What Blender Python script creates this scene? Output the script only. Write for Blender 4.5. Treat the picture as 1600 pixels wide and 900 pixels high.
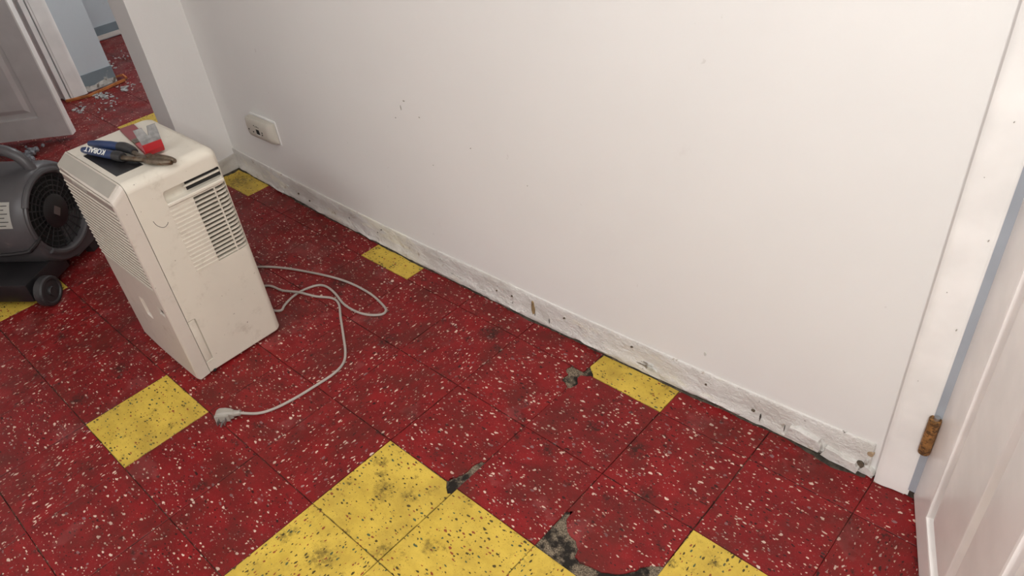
import bpy, bmesh, math, random
from mathutils import Vector, Matrix
random.seed(7)
for o in list(bpy.data.objects): bpy.data.objects.remove(o)
C = bpy.context.scene.collection
SC = bpy.context.scene
T = 0.2286                      # one floor tile (9 inches); the layout below is measured in tiles
def W(x, y, z=0.0): return Vector((x*T, y*T, z*T))

# ------------------------------------------------------------------ camera
CAM = (0.8799, -4.6392, 5.8684)
YAW, PITCH, ROLL = -0.809203, -0.651007, -0.122005
f = Vector((math.sin(YAW)*math.cos(PITCH), math.cos(YAW)*math.cos(PITCH), math.sin(PITCH)))
r0 = f.cross(Vector((0, 0, 1))).normalized(); u0 = r0.cross(f)
rr = math.cos(ROLL)*r0 + math.sin(ROLL)*u0; uu = -math.sin(ROLL)*r0 + math.cos(ROLL)*u0
cd = bpy.data.cameras.new('camera'); cam = bpy.data.objects.new('camera', cd); C.objects.link(cam)
cd.sensor_width = 36; cd.lens = 36*1167.293/1600; cd.clip_start = 0.01
M = Matrix((( rr.x, uu.x, -f.x, 0), (rr.y, uu.y, -f.y, 0), (rr.z, uu.z, -f.z, 0), (0, 0, 0, 1)))
cam.matrix_world = Matrix.Translation(W(*CAM)) @ M
SC.camera = cam
# ------------------------------------------------------------------ world, lights, exposure
w = bpy.data.worlds.new('world'); SC.world = w; w.use_nodes = True
w.node_tree.nodes['Background'].inputs[0].default_value = (0.75, 0.78, 0.85, 1)
w.node_tree.nodes['Background'].inputs[1].default_value = 0.02
SC.view_settings.view_transform = 'Standard'; SC.view_settings.look = 'None'
SC.view_settings.gamma = 1; SC.view_settings.use_curve_mapping = False
SC.view_settings.exposure = 0.0
ROOM_LIGHT = 29.0               # each of the two bulbs of the ceiling lamp behind the viewer
HALL_LIGHT = 27.0
BULBS = [(2.35, -5.75, 6.95), (2.95, -6.25, 6.95)]
FILL_PANELS = [((-1.5, -3.7), 10.0, 'added fill light nearer the long white wall'), ((-3.2, -10.2), 20.5, 'added fill light at the far side of the room from the white wall')]  # unseen fill panels, added to brighten the room evenly
HALL_BULB = (-14.6, 3.6, 8.9)
CEIL = 9.7

# ------------------------------------------------------------------ mesh helpers
def obj(name, bm, mat, parent=None, smooth=False, loc=None):
    me = bpy.data.meshes.new(name); bm.to_mesh(me); bm.free()
    if mat: me.materials.append(mat)
    if smooth:
        for p in me.polygons: p.use_smooth = True
        try: me.set_sharp_from_angle(angle=math.radians(35))
        except Exception: pass
    o = bpy.data.objects.new(name, me); C.objects.link(o)
    if loc is not None: o.location = loc
    if parent: o.parent = parent
    return o
def tag(o, label=None, cat=None, group=None, kind=None):
    if label: o['label'] = label
    if cat: o['category'] = cat
    if group: o['group'] = group
    if kind: o['kind'] = kind
    return o
def empty(name, loc, rz=0):
    o = bpy.data.objects.new(name, None); C.objects.link(o); o.location = loc; o.rotation_euler = (0, 0, rz)
    o.empty_display_size = 0.05
    return o
def struct(o): o['kind'] = 'structure'; return o
def box(bm, a, b, m=None):
    vs = [bm.verts.new(Vector((x, y, z))) for x in (a[0], b[0]) for y in (a[1], b[1]) for z in (a[2], b[2])]
    for q in ((0,1,3,2),(4,6,7,5),(0,4,5,1),(2,3,7,6),(0,2,6,4),(1,5,7,3)):
        bm.faces.new([vs[i] for i in q])
    if m is not None: bmesh.ops.transform(bm, matrix=m, verts=vs)
    return vs
def tbox(bm, a, b):             # box in tile units
    return box(bm, [c*T for c in a], [c*T for c in b])
def bev(bm, w, seg=2, ang=30):
    es = [e for e in bm.edges if len(e.link_faces) == 2 and e.calc_face_angle() > math.radians(ang)]
    bmesh.ops.bevel(bm, geom=es, offset=w, segments=seg, profile=0.6, affect='EDGES', clamp_overlap=True)
    return bm
def BM(): return bmesh.new()
def bbox_obj(name, a, b, mat, parent=None, bw=0.0, seg=2, smooth=True):
    bm = BM(); tbox(bm, a, b); bmesh.ops.recalc_face_normals(bm, faces=bm.faces)
    if bw: bev(bm, bw*T, seg)
    return obj(name, bm, mat, parent, smooth)
def prism(bm, pts, z0, z1, axis='z'):
    """closed polygon pts (2D) extruded; axis z -> (x,y,z)"""
    def mk(p, h):
        if axis == 'z': return Vector((p[0], p[1], h))
        if axis == 'x': return Vector((h, p[0], p[1]))
        return Vector((p[0], h, p[1]))
    a = [bm.verts.new(mk(p, z0)) for p in pts]; b = [bm.verts.new(mk(p, z1)) for p in pts]
    n = len(pts)
    bm.faces.new(a); bm.faces.new(b)
    for i in range(n): bm.faces.new((a[i], a[(i+1) % n], b[(i+1) % n], b[i]))
    bmesh.ops.recalc_face_normals(bm, faces=bm.faces)
def loft(bm, rings, cap0=True, cap1=True, closed=True):
    vs = [[bm.verts.new(Vector(p)) for p in r] for r in rings]
    n = len(vs[0])
    for i in range(len(vs)-1):
        for j in range(n if closed else n-1):
            k = (j+1) % n
            bm.faces.new((vs[i][j], vs[i][k], vs[i+1][k], vs[i+1][j]))
    if cap0: bm.faces.new(vs[0][::-1])
    if cap1: bm.faces.new(vs[-1])
    bmesh.ops.recalc_face_normals(bm, faces=bm.faces)
def tube(bm, pts, r, n=10, caps=True):
    pts = [Vector(p) for p in pts]; rings = []
    prev = None
    for i, p in enumerate(pts):
        d = (pts[min(i+1, len(pts)-1)] - pts[max(i-1, 0)]).normalized()
        if prev is None:
            a = d.orthogonal().normalized()
        else:
            a = (prev - d*prev.dot(d)).normalized()
        prev = a; b = d.cross(a)
        ri = r[i] if isinstance(r, (list, tuple)) else r
        rings.append([p + ri*(math.cos(2*math.pi*k/n)*a + math.sin(2*math.pi*k/n)*b) for k in range(n)])
    loft(bm, rings, caps, caps)
def cyl(bm, p0, p1, r, n=24): tube(bm, [p0, p1], r, n)
def spline(P, k=8):
    P = [Vector(p) for p in P]; out = []
    for i in range(len(P)-1):
        p0, p1, p2, p3 = P[max(i-1, 0)], P[i], P[i+1], P[min(i+2, len(P)-1)]
        for j in range(k):
            t = j/k
            out.append(0.5*((2*p1) + (p2-p0)*t + (2*p0-5*p1+4*p2-p3)*t*t + (3*p1-p0-3*p2+p3)*t**3))
    out.append(P[-1]); return out
def rrect(x0, x1, y0, y1, r, seg=5):
    out = []
    for cx, cy, a0 in ((x1-r, y1-r, 0), (x0+r, y1-r, 90), (x0+r, y0+r, 180), (x1-r, y0+r, 270)):
        for k in range(seg+1):
            a = math.radians(a0 + 90*k/seg); out.append((cx+r*math.cos(a), cy+r*math.sin(a)))
    return out
def boolean_cut(o, cutters):
    for c in cutters:
        m = o.modifiers.new('cut', 'BOOLEAN'); m.operation = 'DIFFERENCE'; m.object = c; m.solver = 'EXACT'
    bpy.context.view_layer.update()
    dg = bpy.context.evaluated_depsgraph_get()
    me = bpy.data.meshes.new_from_object(o.evaluated_get(dg))
    o.modifiers.clear(); o.data = me
    for c in cutters: bpy.data.objects.remove(c)
    for p in me.polygons: p.use_smooth = True
    me.set_sharp_from_angle(angle=math.radians(30))
    wn = o.modifiers.new('weighted', 'WEIGHTED_NORMAL'); wn.keep_sharp = True; wn.weight = 100

# ------------------------------------------------------------------ material helpers
class NT:
    def __init__(s, name):
        s.m = bpy.data.materials.new(name); s.m.use_nodes = True; s.t = s.m.node_tree
        s.b = s.t.nodes['Principled BSDF']
    def n(s, kind, **kw):
        nd = s.t.nodes.new(kind)
        for k, v in kw.items(): setattr(nd, k, v)
        return nd
    def put(s, sock, v):
        if isinstance(v, bpy.types.NodeSocket): s.t.links.new(v, sock)
        elif v is not None:
            try: sock.default_value = v
            except Exception: sock.default_value = tuple(v)+(1,)
    def math(s, op, a, b=None, c=None, clamp=False):
        nd = s.n('ShaderNodeMath', operation=op, use_clamp=clamp)
        s.put(nd.inputs[0], a)
        if b is not None: s.put(nd.inputs[1], b)
        if c is not None: s.put(nd.inputs[2], c)
        return nd.outputs[0]
    def vmath(s, op, a, b=None, out=0):
        nd = s.n('ShaderNodeVectorMath', operation=op); s.put(nd.inputs[0], a)
        if b is not None: s.put(nd.inputs[1], b)
        return nd.outputs[out]
    def scalev(s, a, k):
        nd = s.n('ShaderNodeVectorMath', operation='SCALE'); s.put(nd.inputs[0], a); s.put(nd.inputs['Scale'], k); return nd.outputs[0]
    def mix(s, fac, a, b, mode='MIX'):
        nd = s.n('ShaderNodeMix', data_type='RGBA', blend_type=mode)
        s.put(nd.inputs[0], fac); s.put(nd.inputs[6], col(a)); s.put(nd.inputs[7], col(b)); return nd.outputs[2]
    def ramp(s, v, lo, hi, a=0.0, b=1.0):
        nd = s.n('ShaderNodeMapRange', interpolation_type='SMOOTHSTEP'); s.put(nd.inputs[0], v)
        for i, q in enumerate((lo, hi, a, b)): s.put(nd.inputs[1+i], q)
        return nd.outputs[0]
    def noise(s, vec, scale, detail=3, rough=0.5, out=0):
        nd = s.n('ShaderNodeTexNoise'); s.put(nd.inputs['Vector'], vec); nd.inputs['Scale'].default_value = scale
        nd.inputs['Detail'].default_value = detail; nd.inputs['Roughness'].default_value = rough; return nd.outputs[out]
    def obj_co(s): return s.n('ShaderNodeTexCoord').outputs['Object']
    def pos(s): return s.n('ShaderNodeNewGeometry').outputs['Position']
    def bump(s, h, strength, dist=0.002):
        nd = s.n('ShaderNodeBump'); nd.inputs['Strength'].default_value = strength; nd.inputs['Distance'].default_value = dist
        s.put(nd.inputs['Height'], h); s.t.links.new(nd.outputs[0], s.b.inputs['Normal'])
    def done(s, colr, rough=0.5, metal=0.0, spec=0.5):
        s.put(s.b.inputs['Base Color'], col(colr)); s.put(s.b.inputs['Roughness'], rough)
        s.put(s.b.inputs['Metallic'], metal); s.b.inputs['Specular IOR Level'].default_value = spec
        return s.m
def col(c):
    if isinstance(c, (tuple, list)) and len(c) == 3: return tuple(c)+(1,)
    return c
def srgb(r, g, b):
    return tuple((v/255/12.92 if v/255 <= .04045 else ((v/255+.055)/1.055)**2.4) for v in (r, g, b))

def simple(name, c, rough=0.5, metal=0.0, spec=0.5, vary=0.06, vscale=9, dirt=None, dlo=.6, dhi=.75, dscale=14, bump=0.0, bscale=120):
    k = NT(name); co = k.pos()
    n1 = k.noise(co, vscale, 3)
    base = k.mix(k.ramp(n1, .3, .7), tuple(v*(1-vary) for v in c), tuple(min(1, v*(1+vary)) for v in c))
    if dirt: base = k.mix(k.ramp(k.noise(co, dscale, 5, .65), dlo, dhi, 0, .85), base, dirt)
    if bump: k.bump(k.noise(co, bscale, 3), bump)
    return k.done(base, rough, metal, spec)

def flecks(k, vec, scale, prob, rlo, rhi, warp=.25, offs=(0, 0, 0)):
    """chips of coloured stone: mask and a per-chip random value"""
    v = k.vmath('ADD', vec, offs)
    nv = k.noise(v, scale*1.3, 1, .5, out=1)
    v2 = k.vmath('ADD', v, k.scalev(k.vmath('SUBTRACT', nv, (.5, .5, .5)), warp/scale*2))
    vo = k.n('ShaderNodeTexVoronoi', voronoi_dimensions='2D'); k.put(vo.inputs['Vector'], v2); vo.inputs['Scale'].default_value = scale
    sep = k.n('ShaderNodeSeparateColor'); k.put(sep.inputs[0], vo.outputs['Color'])
    r = k.math('MULTIPLY_ADD', k.math('POWER', sep.outputs[0], 2.0), rhi-rlo, rlo)
    m = k.ramp(k.math('SUBTRACT', vo.outputs['Distance'], r), -.03, .03, 1, 0)
    m = k.math('MULTIPLY', m, k.math('LESS_THAN', sep.outputs[1], prob))
    return m, sep.outputs[2]

STAINS = [(-10.3,-4.55,.22),(-8.9,-3.5,.12),(-7.5,-3.9,.1),(-3.1,-.95,.06),(-3.0,-1.03,.05),(-2.45,-.6,.09),(-2.6,-1.1,.1),(-1.9,-.55,.12),(-5.28,-.99,.16),(-4.3,-.12,.17),(-4.05,-.3,.10),(-1.55,-.95,.10),(-7.6,-3.3,.12),(-9.4,-4.9,.14),(-10.75,-5.0,.16),(-5.1,-3.6,.09),(-4.2,-2.45,.0),(-8.35,-2.95,.10),(-6.0,-3.35,.08),(-6.7,-.6,.2)]
YSTAINS = [(-10.3,-4.55,.22),(-8.9,-3.5,.12),(-7.5,-3.9,.1),(-3.1,-.95,.06),(-3.0,-1.03,.05),(-2.45,-.6,.09),(-2.6,-1.1,.1),(-1.9,-.55,.12),(-3.86,-2.24,.10),(-3.72,-2.35,.07),(-3.55,-2.45,.13),(-3.3,-2.35,.10),(-3.45,-3.3,.16),(-3.05,-2.9,.10),(-2.75,-2.6,.10),(-10.6,.2,.28),(-3.9,-3.35,.1)]
def tile_mat(name, red):
    k = NT(name)
    co = k.obj_co(); rnd = k.n('ShaderNodeObjectInfo').outputs['Random']
    off = k.n('ShaderNodeCombineXYZ'); k.put(off.inputs[0], k.math('MULTIPLY', rnd, 37.0)); k.put(off.inputs[1], k.math('MULTIPLY', rnd, 91.0))
    p0 = k.vmath('ADD', co, off.outputs[0])
    p = k.vmath('MULTIPLY', p0, (1.0, 1.75, 1.0))
    wp = k.pos()
    cloud = k.noise(p, 11, 4, .6)
    if red:
        base = k.mix(k.ramp(cloud, .3, .7), (.155, .0075, .0085), (.235, .0115, .0125))
        base = k.mix(k.ramp(rnd, 0, 1, 0, .3), base, (.16, .010, .013))
        m, c = flecks(k, p, 330, .30, .12, .34, .3, (3.1, .7, 0))
        base = k.mix(k.math('MULTIPLY', m, .38), base, k.mix(k.ramp(c, .35, .45), (.36, .17, .14), (.05, .008, .009)))
        m, c = flecks(k, p, 105, .34, .10, .36, .35, (1.3, 5.7, 0))
        base = k.mix(k.math('MULTIPLY', m, .85), base, k.mix(k.ramp(c, .34, .38), (.60, .44, .33), k.mix(k.ramp(c, .58, .62), (.26, .14, .12), (.022, .008, .008))))
        m, c = flecks(k, p, 62, .36, .09, .32, .4, (8.3, 2.2, 0))
        base = k.mix(k.math('MULTIPLY', m, .92), base, k.mix(k.ramp(c, .5, .54), (.70, .52, .42), k.mix(k.ramp(c, .75, .78), (.24, .13, .13), (.02, .008, .008))))
        # pale worn film, patches with a shape of their own
        film = k.ramp(k.noise(wp, 6.5, 5, .55), .60, .64)
        base = k.mix(k.math('MULTIPLY', film, .07), base, (.55, .30, .28))
        stains, dirtc = STAINS, (.022, .012, .009)
    else:
        base = k.mix(k.ramp(cloud, .3, .7), (.52, .355, .052), (.63, .44, .070))
        m, c = flecks(k, p, 260, .22, .10, .30, .3, (3.1, .7, 0))
        base = k.mix(k.math('MULTIPLY', m, .6), base, (.16, .10, .03))
        m, c = flecks(k, p, 80, .44, .12, .36, .35, (1.3, 5.7, 0))
        base = k.mix(k.math('MULTIPLY', m, .92), base, k.mix(k.ramp(c, .5, .54), (.022, .02, .012), k.mix(k.ramp(c, .72, .75), (.02, .07, .05), (.22, .03, .02))))
        stains, dirtc = YSTAINS, (.05, .035, .012)
        d2 = k.ramp(k.noise(wp, 26, 5, .7), .58, .78, 0, .55)
        base = k.mix(d2, base, (.22, .14, .03))
    # scuffed dirt
    soil = k.math('MULTIPLY', k.ramp(k.noise(wp, 7.5, 6, .68), .40, .68), .60 if red else .34)
    base = k.mix(soil, base, (.070, .017, .012) if red else (.20, .125, .03))
    d = k.math('MULTIPLY', k.ramp(k.noise(wp, 21, 6, .75), .57, .70), .85)
    base = k.mix(d, base, dirtc)
    st = None; warp = k.vmath('ADD', wp, k.scalev(k.vmath('SUBTRACT', k.noise(wp, 38, 5, .75, out=1), (.5, .5, .5)), .075))
    for (x, y, r) in stains:
        if r <= 0: continue
        dd = k.vmath('DISTANCE', warp, (x*T, y*T, 0), out=1)
        mm = k.ramp(dd, r*T*.2, r*T*1.15, .8 if red else .62, 0)
        st = mm if st is None else k.math('MAXIMUM', st, mm)
    st = k.math('MULTIPLY', st, k.ramp(k.noise(wp, 90, 4, .7), .36, .56))
    base = k.mix(st, base, dirtc)
    # grime along the tile edges
    sx = k.n('ShaderNodeSeparateXYZ'); k.put(sx.inputs[0], co)
    e = k.math('MAXIMUM', k.math('ABSOLUTE', sx.outputs[0]), k.math('ABSOLUTE', sx.outputs[1]))
    ed = k.math('MULTIPLY', k.ramp(e, T*.485, T*.4995), k.ramp(k.noise(wp, 24, 4, .6), .42, .62))
    base = k.mix(k.math('MULTIPLY', ed, .6), base, dirtc)
    k.bump(k.noise(p0, 60, 3), .06, .002)
    rgh = k.ramp(k.noise(wp, 9, 4, .6), .35, .7, .34, .62)
    return k.done(base, rgh, 0, .22)

M_RED = tile_mat('red_tile', True)
M_YEL = tile_mat('yellow_tile', False)
def concrete():
    k = NT('old_mastic_concrete'); p = k.pos()
    b = k.mix(k.ramp(k.noise(p, 420, 3, .7), .35, .65), (.055, .04, .028), (.30, .24, .17))
    b = k.mix(k.ramp(k.noise(p, 22, 4, .6), .44, .56), b, (.022, .018, .015))
    k.bump(k.noise(p, 300, 4, .7), .8, .004)
    return k.done(b, .9, 0, .2)
M_CONC = concrete()
def wall_paint(name, c, scuff=(.55, .5, .46), marks=True):
    k = NT(name); p = k.pos()
    b = k.mix(k.ramp(k.noise(p, 2.3, 4, .6), .3, .7), tuple(v*.975 for v in c), c)
    b = k.mix(k.ramp(k.noise(p, 6, 5, .7), .66, .82, 0, .25), b, scuff)
    if marks: b = k.mix(k.ramp(k.noise(p, 38, 2, .5), .76, .80, 0, .22), b, (.4, .36, .32))
    k.bump(k.noise(p, 30, 5, .6), .10, .006)
    return k.done(b, .55, 0, .3)
M_WALL = wall_paint('wall_paint', (.80, .785, .76))
M_BLUE = wall_paint('blue_wall_paint', (.53, .58, .61))
M_CEIL = simple('ceiling_paint', (.8, .78, .75), .8)
M_TRIM = simple('white_gloss_trim', (.85, .83, .80), .32, spec=.5, dirt=(.5, .44, .38), dlo=.68, dhi=.85, dscale=9, bump=.05, bscale=30)
M_DOOR = simple('white_door_paint', (.85, .81, .78), .28, spec=.5, bump=.05, bscale=18)
M_GDOOR = simple('grey_door_paint', (.60, .57, .56), .4)
M_JAMB = simple('bluish_jamb_paint', (.34, .37, .41), .4)
def base_mat():
    k = NT('peeling_baseboard_paint'); p = k.pos()
    sp = k.n('ShaderNodeSeparateXYZ'); k.put(sp.inputs[0], p)
    b = k.mix(k.ramp(k.noise(p, 7, 4, .6), .35, .7), (.70, .675, .645), (.60, .57, .53))
    pn = k.vmath('MULTIPLY', p, (1, 1, 3.2))
    b = k.mix(k.ramp(k.noise(pn, 5, 5, .65), .55, .68, 0, .7), b, (.78, .74, .62))
    b = k.mix(k.ramp(k.noise(p, 19, 5, .74), .60, .70, 0, .7), b, (.32, .24, .16))
    b = k.mix(k.ramp(k.noise(p, 52, 4, .65), .68, .72, 0, .85), b, (.06, .045, .03))
    k.bump(k.noise(p, 34, 5, .7), .8, .012)
    return k.done(b, .6, 0, .3)
M_BASE = base_mat()
M_SCAR = simple('brown_scar', (.10, .075, .05), .9, vary=.4, vscale=90)
M_GREYBASE = simple('grey_cove_base', (.19, .235, .26), .5, dirt=(.5, .5, .48), dlo=.62, dhi=.68, dscale=16)
M_OLDPLASTER = simple('torn_plaster', (.58, .57, .53), .8, vary=.2, vscale=30, dirt=(.12, .09, .06), dlo=.52, dhi=.62, dscale=22, bump=.5, bscale=60)
M_GRIME = simple('black_grime', (.045, .036, .026), .9, vary=.5, vscale=60, dirt=(.16, .12, .08), dlo=.55, dhi=.7, dscale=50, bump=.6)
def cream(name, c, spots=True):
    k = NT(name); p = k.pos()
    b = k.mix(k.ramp(k.noise(p, 5, 4, .6), .3, .7), tuple(v*.94 for v in c), c)
    b = k.mix(k.ramp(k.noise(p, 16, 6, .7), .54, .78, 0, .5), b, (.34, .28, .21))
    if spots: b = k.mix(k.ramp(k.noise(p, 85, 3, .6), .715, .735, 0, .8), b, (.10, .07, .05))
    k.bump(k.noise(p, 900, 2), .05, .0005)
    return k.done(b, .42, 0, .45)
M_CREAM = cream('aged_cream_plastic', (.665, .615, .525))
M_CREAM_DIM = cream('dimmed_cream_plastic', (.60, .54, .475))  # darker copy of the cream: the front's weaker light is in the colour
M_GREYP = simple('grey_panel_plastic', (.36, .33, .285), .5, vary=.05)
M_GAPSHADE = simple('tan_gap_shade', (.27, .22, .19), .7)  # darker tan that paints the shade between the front slats
M_DARK = simple('dark_cavity', (.012, .011, .010), .9)
M_VENTBACK = simple('brown_vent_back', (.13, .11, .085), .8)
M_BLACKP = simple('black_plastic', (.011, .010, .011), .4, vary=.2)
M_RUBBER = simple('black_rubber', (.022, .021, .022), .5, vary=.2, dirt=(.12, .1, .09), dlo=.62, dhi=.8, dscale=30)
M_HOUSING = simple('charcoal_housing_plastic', (.062, .058, .061), .4, vary=.1, dirt=(.2, .18, .17), dlo=.62, dhi=.85, dscale=12)
M_LABEL = simple('white_sticker', (.62, .60, .55), .5)
M_PRINT = simple('dark_print', (.05, .045, .04), .6)
M_BLUEG = simple('blue_grip_rubber', (.018, .036, .105), .42, vary=.15, dirt=(.16, .15, .15), dlo=.64, dhi=.78, dscale=60)
M_WHITEINK = simple('white_print', (.75, .75, .72), .5)
M_STEEL = simple('worn_steel', (.42, .41, .40), .34, metal=.85, vary=.15, vscale=60)
M_CLAW = simple('dull_grey_steel', (.20, .195, .19), .5, metal=.35, vary=.2, vscale=80)
M_OLDSTEEL = simple('dirty_steel', (.17, .135, .10), .42, metal=.75, vary=.3, vscale=70, dirt=(.12, .06, .025), dlo=.5, dhi=.7, dscale=60)
M_REDP = simple('red_tool_paint', (.33, .012, .016), .32, vary=.1, dirt=(.25, .15, .14), dlo=.66, dhi=.8, dscale=60)
M_REDOLD = simple('faded_red_paint', (.24, .05, .055), .45, vary=.15)
M_RUST = simple('rusty_brass', (.30, .145, .045), .65, metal=.3, vary=.3, vscale=50, dirt=(.07, .035, .015), dlo=.48, dhi=.6, dscale=120, bump=.8, bscale=200)
M_CORD = simple('beige_cord', (.37, .325, .29), .5, vary=.06)
M_PLUG = simple('grey_plug', (.34, .31, .27), .5, vary=.1, dirt=(.12, .1, .08), dlo=.62, dhi=.75, dscale=90)
M_UNIT = simple('yellowed_unit_plastic', (.52, .485, .42), .5, dirt=(.25, .2, .15), dlo=.62, dhi=.8, dscale=30)
M_ORANGE = simple('orange_wood', (.42, .145, .04), .6, vary=.25, vscale=30)
M_FLAKE = simple('grey_flakes', (.42, .42, .41), .8, vary=.3, vscale=60)
M_LINT = simple('grey_lint', (.24, .25, .27), .95, vary=.3, vscale=80)

# ------------------------------------------------------------------ floor and tiles
def ybb(x):                     # line of the wall's foot (the old wall bows a little)
    x = min(x, 0.2); return .335 + .155*((x+5.8)/5.8)**2
bm = BM(); tbox(bm, (-30, -16, -.3), (12, 9, -.0175))
floor = struct(obj('floor', bm, M_CONC))
TH = .0175                      # tile thickness (4 mm)
def tile_mesh(poly=None, gap=.003):
    bm = BM()
    if poly is None: poly = [(-.5+gap, -.5+gap), (.5-gap, -.5+gap), (.5-gap, .5-gap), (-.5+gap, .5-gap)]
    n = len(poly); cx = sum(p[0] for p in poly)/n; cy = sum(p[1] for p in poly)/n
    lo = [bm.verts.new((p[0]*T, p[1]*T, -TH*T)) for p in poly]
    mid = [bm.verts.new((p[0]*T, p[1]*T, -.004*T)) for p in poly]
    ins = .004
    if n == 4:
        top = [(p[0]-math.copysign(ins, p[0]-cx), p[1]-math.copysign(ins, p[1]-cy)) for p in poly]
    else:
        top = []
        for i, p in enumerate(poly):
            a = Vector(poly[i-1]); b = Vector(poly[(i+1) % n]); d = (b-a).normalized(); nn = Vector((-d.y, d.x)); top.append((p[0]+nn.x*ins, p[1]+nn.y*ins))
    hi = [bm.verts.new((p[0]*T, p[1]*T, 0)) for p in top]
    for A, B in ((lo, mid), (mid, hi)):
        for i in range(n): bm.faces.new((A[i], A[(i+1) % n], B[(i+1) % n], B[i]))
    ftop = bm.faces.new(hi); bm.faces.new(lo[::-1])
    bmesh.ops.triangulate(bm, faces=[ftop])
    me = bpy.data.meshes.new('floor_tile'); bm.to_mesh(me); bm.free(); return me
def jag(pts, amp=.008, k=4):    # roughen a broken edge
    out = []
    for i in range(len(pts)-1):
        for j in range(k):
            t = j/k; out.append((pts[i][0]*(1-t)+pts[i+1][0]*t+random.uniform(-amp, amp), pts[i][1]*(1-t)+pts[i+1][1]*t+random.uniform(-amp, amp)))
    out.append(pts[-1]); return out
ME_RED = tile_mesh(); ME_RED.materials.append(M_RED)
ME_YEL = tile_mesh(); ME_YEL.materials.append(M_YEL)
YELLOW = {(-3,0), (-7,0), (-11,0), (-15,0), (-7,-4), (-11,-4), (-4,-3), (-3,-3), (-2,-3), (-4,-4), (-3,-4), (-2,-4), (-1,-2), (-19,0), (-15,-4)}
g = .003; h = .5-g
BROKEN = {   # polygons in tile-local units (counter-clockwise)
    (-2,-2): [(h, .032), (h, h), (-h, h)] + jag([(-h, -.037), (-.455, -.013), (-.442, -.113), (-.357, -.213), (-.246, -.239), (-.181, -.289), (-.15, -.361), (-.081, -.386), (.009, -.353), (.112, -.34), (.216, -.28), (.284, -.222), (.332, -.149), (.346, -.103), (.418, -.025), (.47, .02)], .005, 2),
    (-4,-1): [(-h, -h), (h, -h)] + jag([(h, .21), (.479, .218), (.382, .254), (.377, .36), (.314, .409), (.326, h)], .012, 2) + [(-h, h)],
    (-3,-1): [(-h, -h), (h, -h), (h, h), (-.40, h), (-.43, .47), (-h, .44), (-h, .384)] + jag([(-.46, .35), (-.431, .316), (-.445, .25), (-.47, .21), (-h, .20)], .008, 2)[:-1],
    (-4,-2): [(-h, -h)] + jag([(.343, -h), (.38, -.43), (.424, -.343), (.426, -.172), (.45, -.12), (h, -.09)], .009, 3) + [(h, h), (-h, h)],
    (-4,-3): [(-h, -h), (h, -h), (h, .42), (.469, .402), (.40, .45), (.36, h), (-h, h)],
}
def tile(i, j, rot=None):
    key = (i, j)
    yel = key in YELLOW
    if key in BROKEN:
        me = tile_mesh(BROKEN[key]); me.materials.append(M_YEL if yel else M_RED); rot = 0
    elif j == 0 and -12 < i < 1:
        a, b = ybb(i)-.5, ybb(i+1)-.5
        if key == (-3, 0): P = [(-.372, -h), (h, -h), (h, b-.02), (-h+.02, a-.02), (-h, -.385), (-.46, -.42), (-.40, -.46)]
        elif key == (0, 0): P = [(-h, -h), (h, -h), (h, -.0), (-h, -.0)]
        else: P = [(-h, -h), (h, -h), (h, b-.004), (-h, a-.004)]
        me = tile_mesh(P); me.materials.append(M_YEL if yel else M_RED); rot = 0
    else:
        me = ME_YEL if yel else ME_RED
    o = bpy.data.objects.new('floor_tile', me); C.objects.link(o)
    o.location = (W(i+.5, j+.5, 0)); o.parent = floor
    o.rotation_euler = (0, 0, (rot if rot is not None else random.choice((0, 1))*math.pi/2))
    o.location.x += random.uniform(-.0004, .0004); o.location.z += random.uniform(-.0003, .0)
    return o
made = set()
for i in range(-12, 3):
    for j in range(-7, 1):
        tile(i, j); made.add((i, j))
for i in range(-22, -12):
    for j in range(-3, 4):
        tile(i, j); made.add((i, j))
for i in (-12, -13):
    pass
bm = BM()
for i in range(-28, 12):
    for j in range(-16, 6):
        if (i, j) in made or (j >= 1 and i > -12): continue
        x, y = (i+.5)*T, (j+.5)*T; q = h*T
        bm.faces.new([bm.verts.new((x+sx*q, y+sy*q, 0)) for sx, sy in ((-1,-1),(1,-1),(1,1),(-1,1))])
tag(obj('distant_floor_tiles', bm, M_RED, floor), kind='stuff')

# ------------------------------------------------------------------ room shell
JT = .62
XL = -11.05                     # room face of the left wall
bm = BM()                       # back wall, gently bowed
xs = [-11.6 + .4*k for k in range(30)] + [0.28]
xs = [x for x in xs if x < .28] + [.28]
rows = [0, .3, .6, 1.2, 2.5, 5, CEIL]
fr = [[bm.verts.new(W(x, ybb(x)+.022, z)) for z in rows] for x in xs]
for a, b in zip(fr, fr[1:]):
    for q in range(len(rows)-1): bm.faces.new((a[q], b[q], b[q+1], a[q+1]))
bk = [[bm.verts.new(W(x, 1.05, z)) for z in (0, CEIL)] for x in (xs[0], xs[-1])]
bm.faces.new((bk[0][0], bk[0][1], bk[1][1], bk[1][0]))
bm.faces.new([v for v in fr[-1]] + [bk[1][1], bk[1][0]])
bm.faces.new([v for v in fr[0]][::-1] + [bk[0][0], bk[0][1]])
bm.faces.new([a[-1] for a in fr] + [bk[1][1], bk[0][1]])
bmesh.ops.recalc_face_normals(bm, faces=bm.faces)
wall_back = struct(obj('wall_back', bm, M_WALL, smooth=True))
bm = BM(); tbox(bm, (.28, .51, 8.95), (3.75, 1.05, CEIL)); tbox(bm, (3.75, .51, 0), (12, 1.05, CEIL))
struct(obj('wall_back_right', bm, M_WALL))
bm = BM(); tbox(bm, (XL-JT, -.335, 0), (XL, .9, CEIL)); tbox(bm, (XL-JT, -4.1, 8.95), (XL, -.335, CEIL)); tbox(bm, (XL-JT, -16, 0), (XL, -4.1, CEIL))
wall_left = struct(obj('wall_left', bm, M_WALL))
struct(bbox_obj('wall_right', (9.5, -16, 0), (10, 1.05, CEIL), M_WALL))
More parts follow.
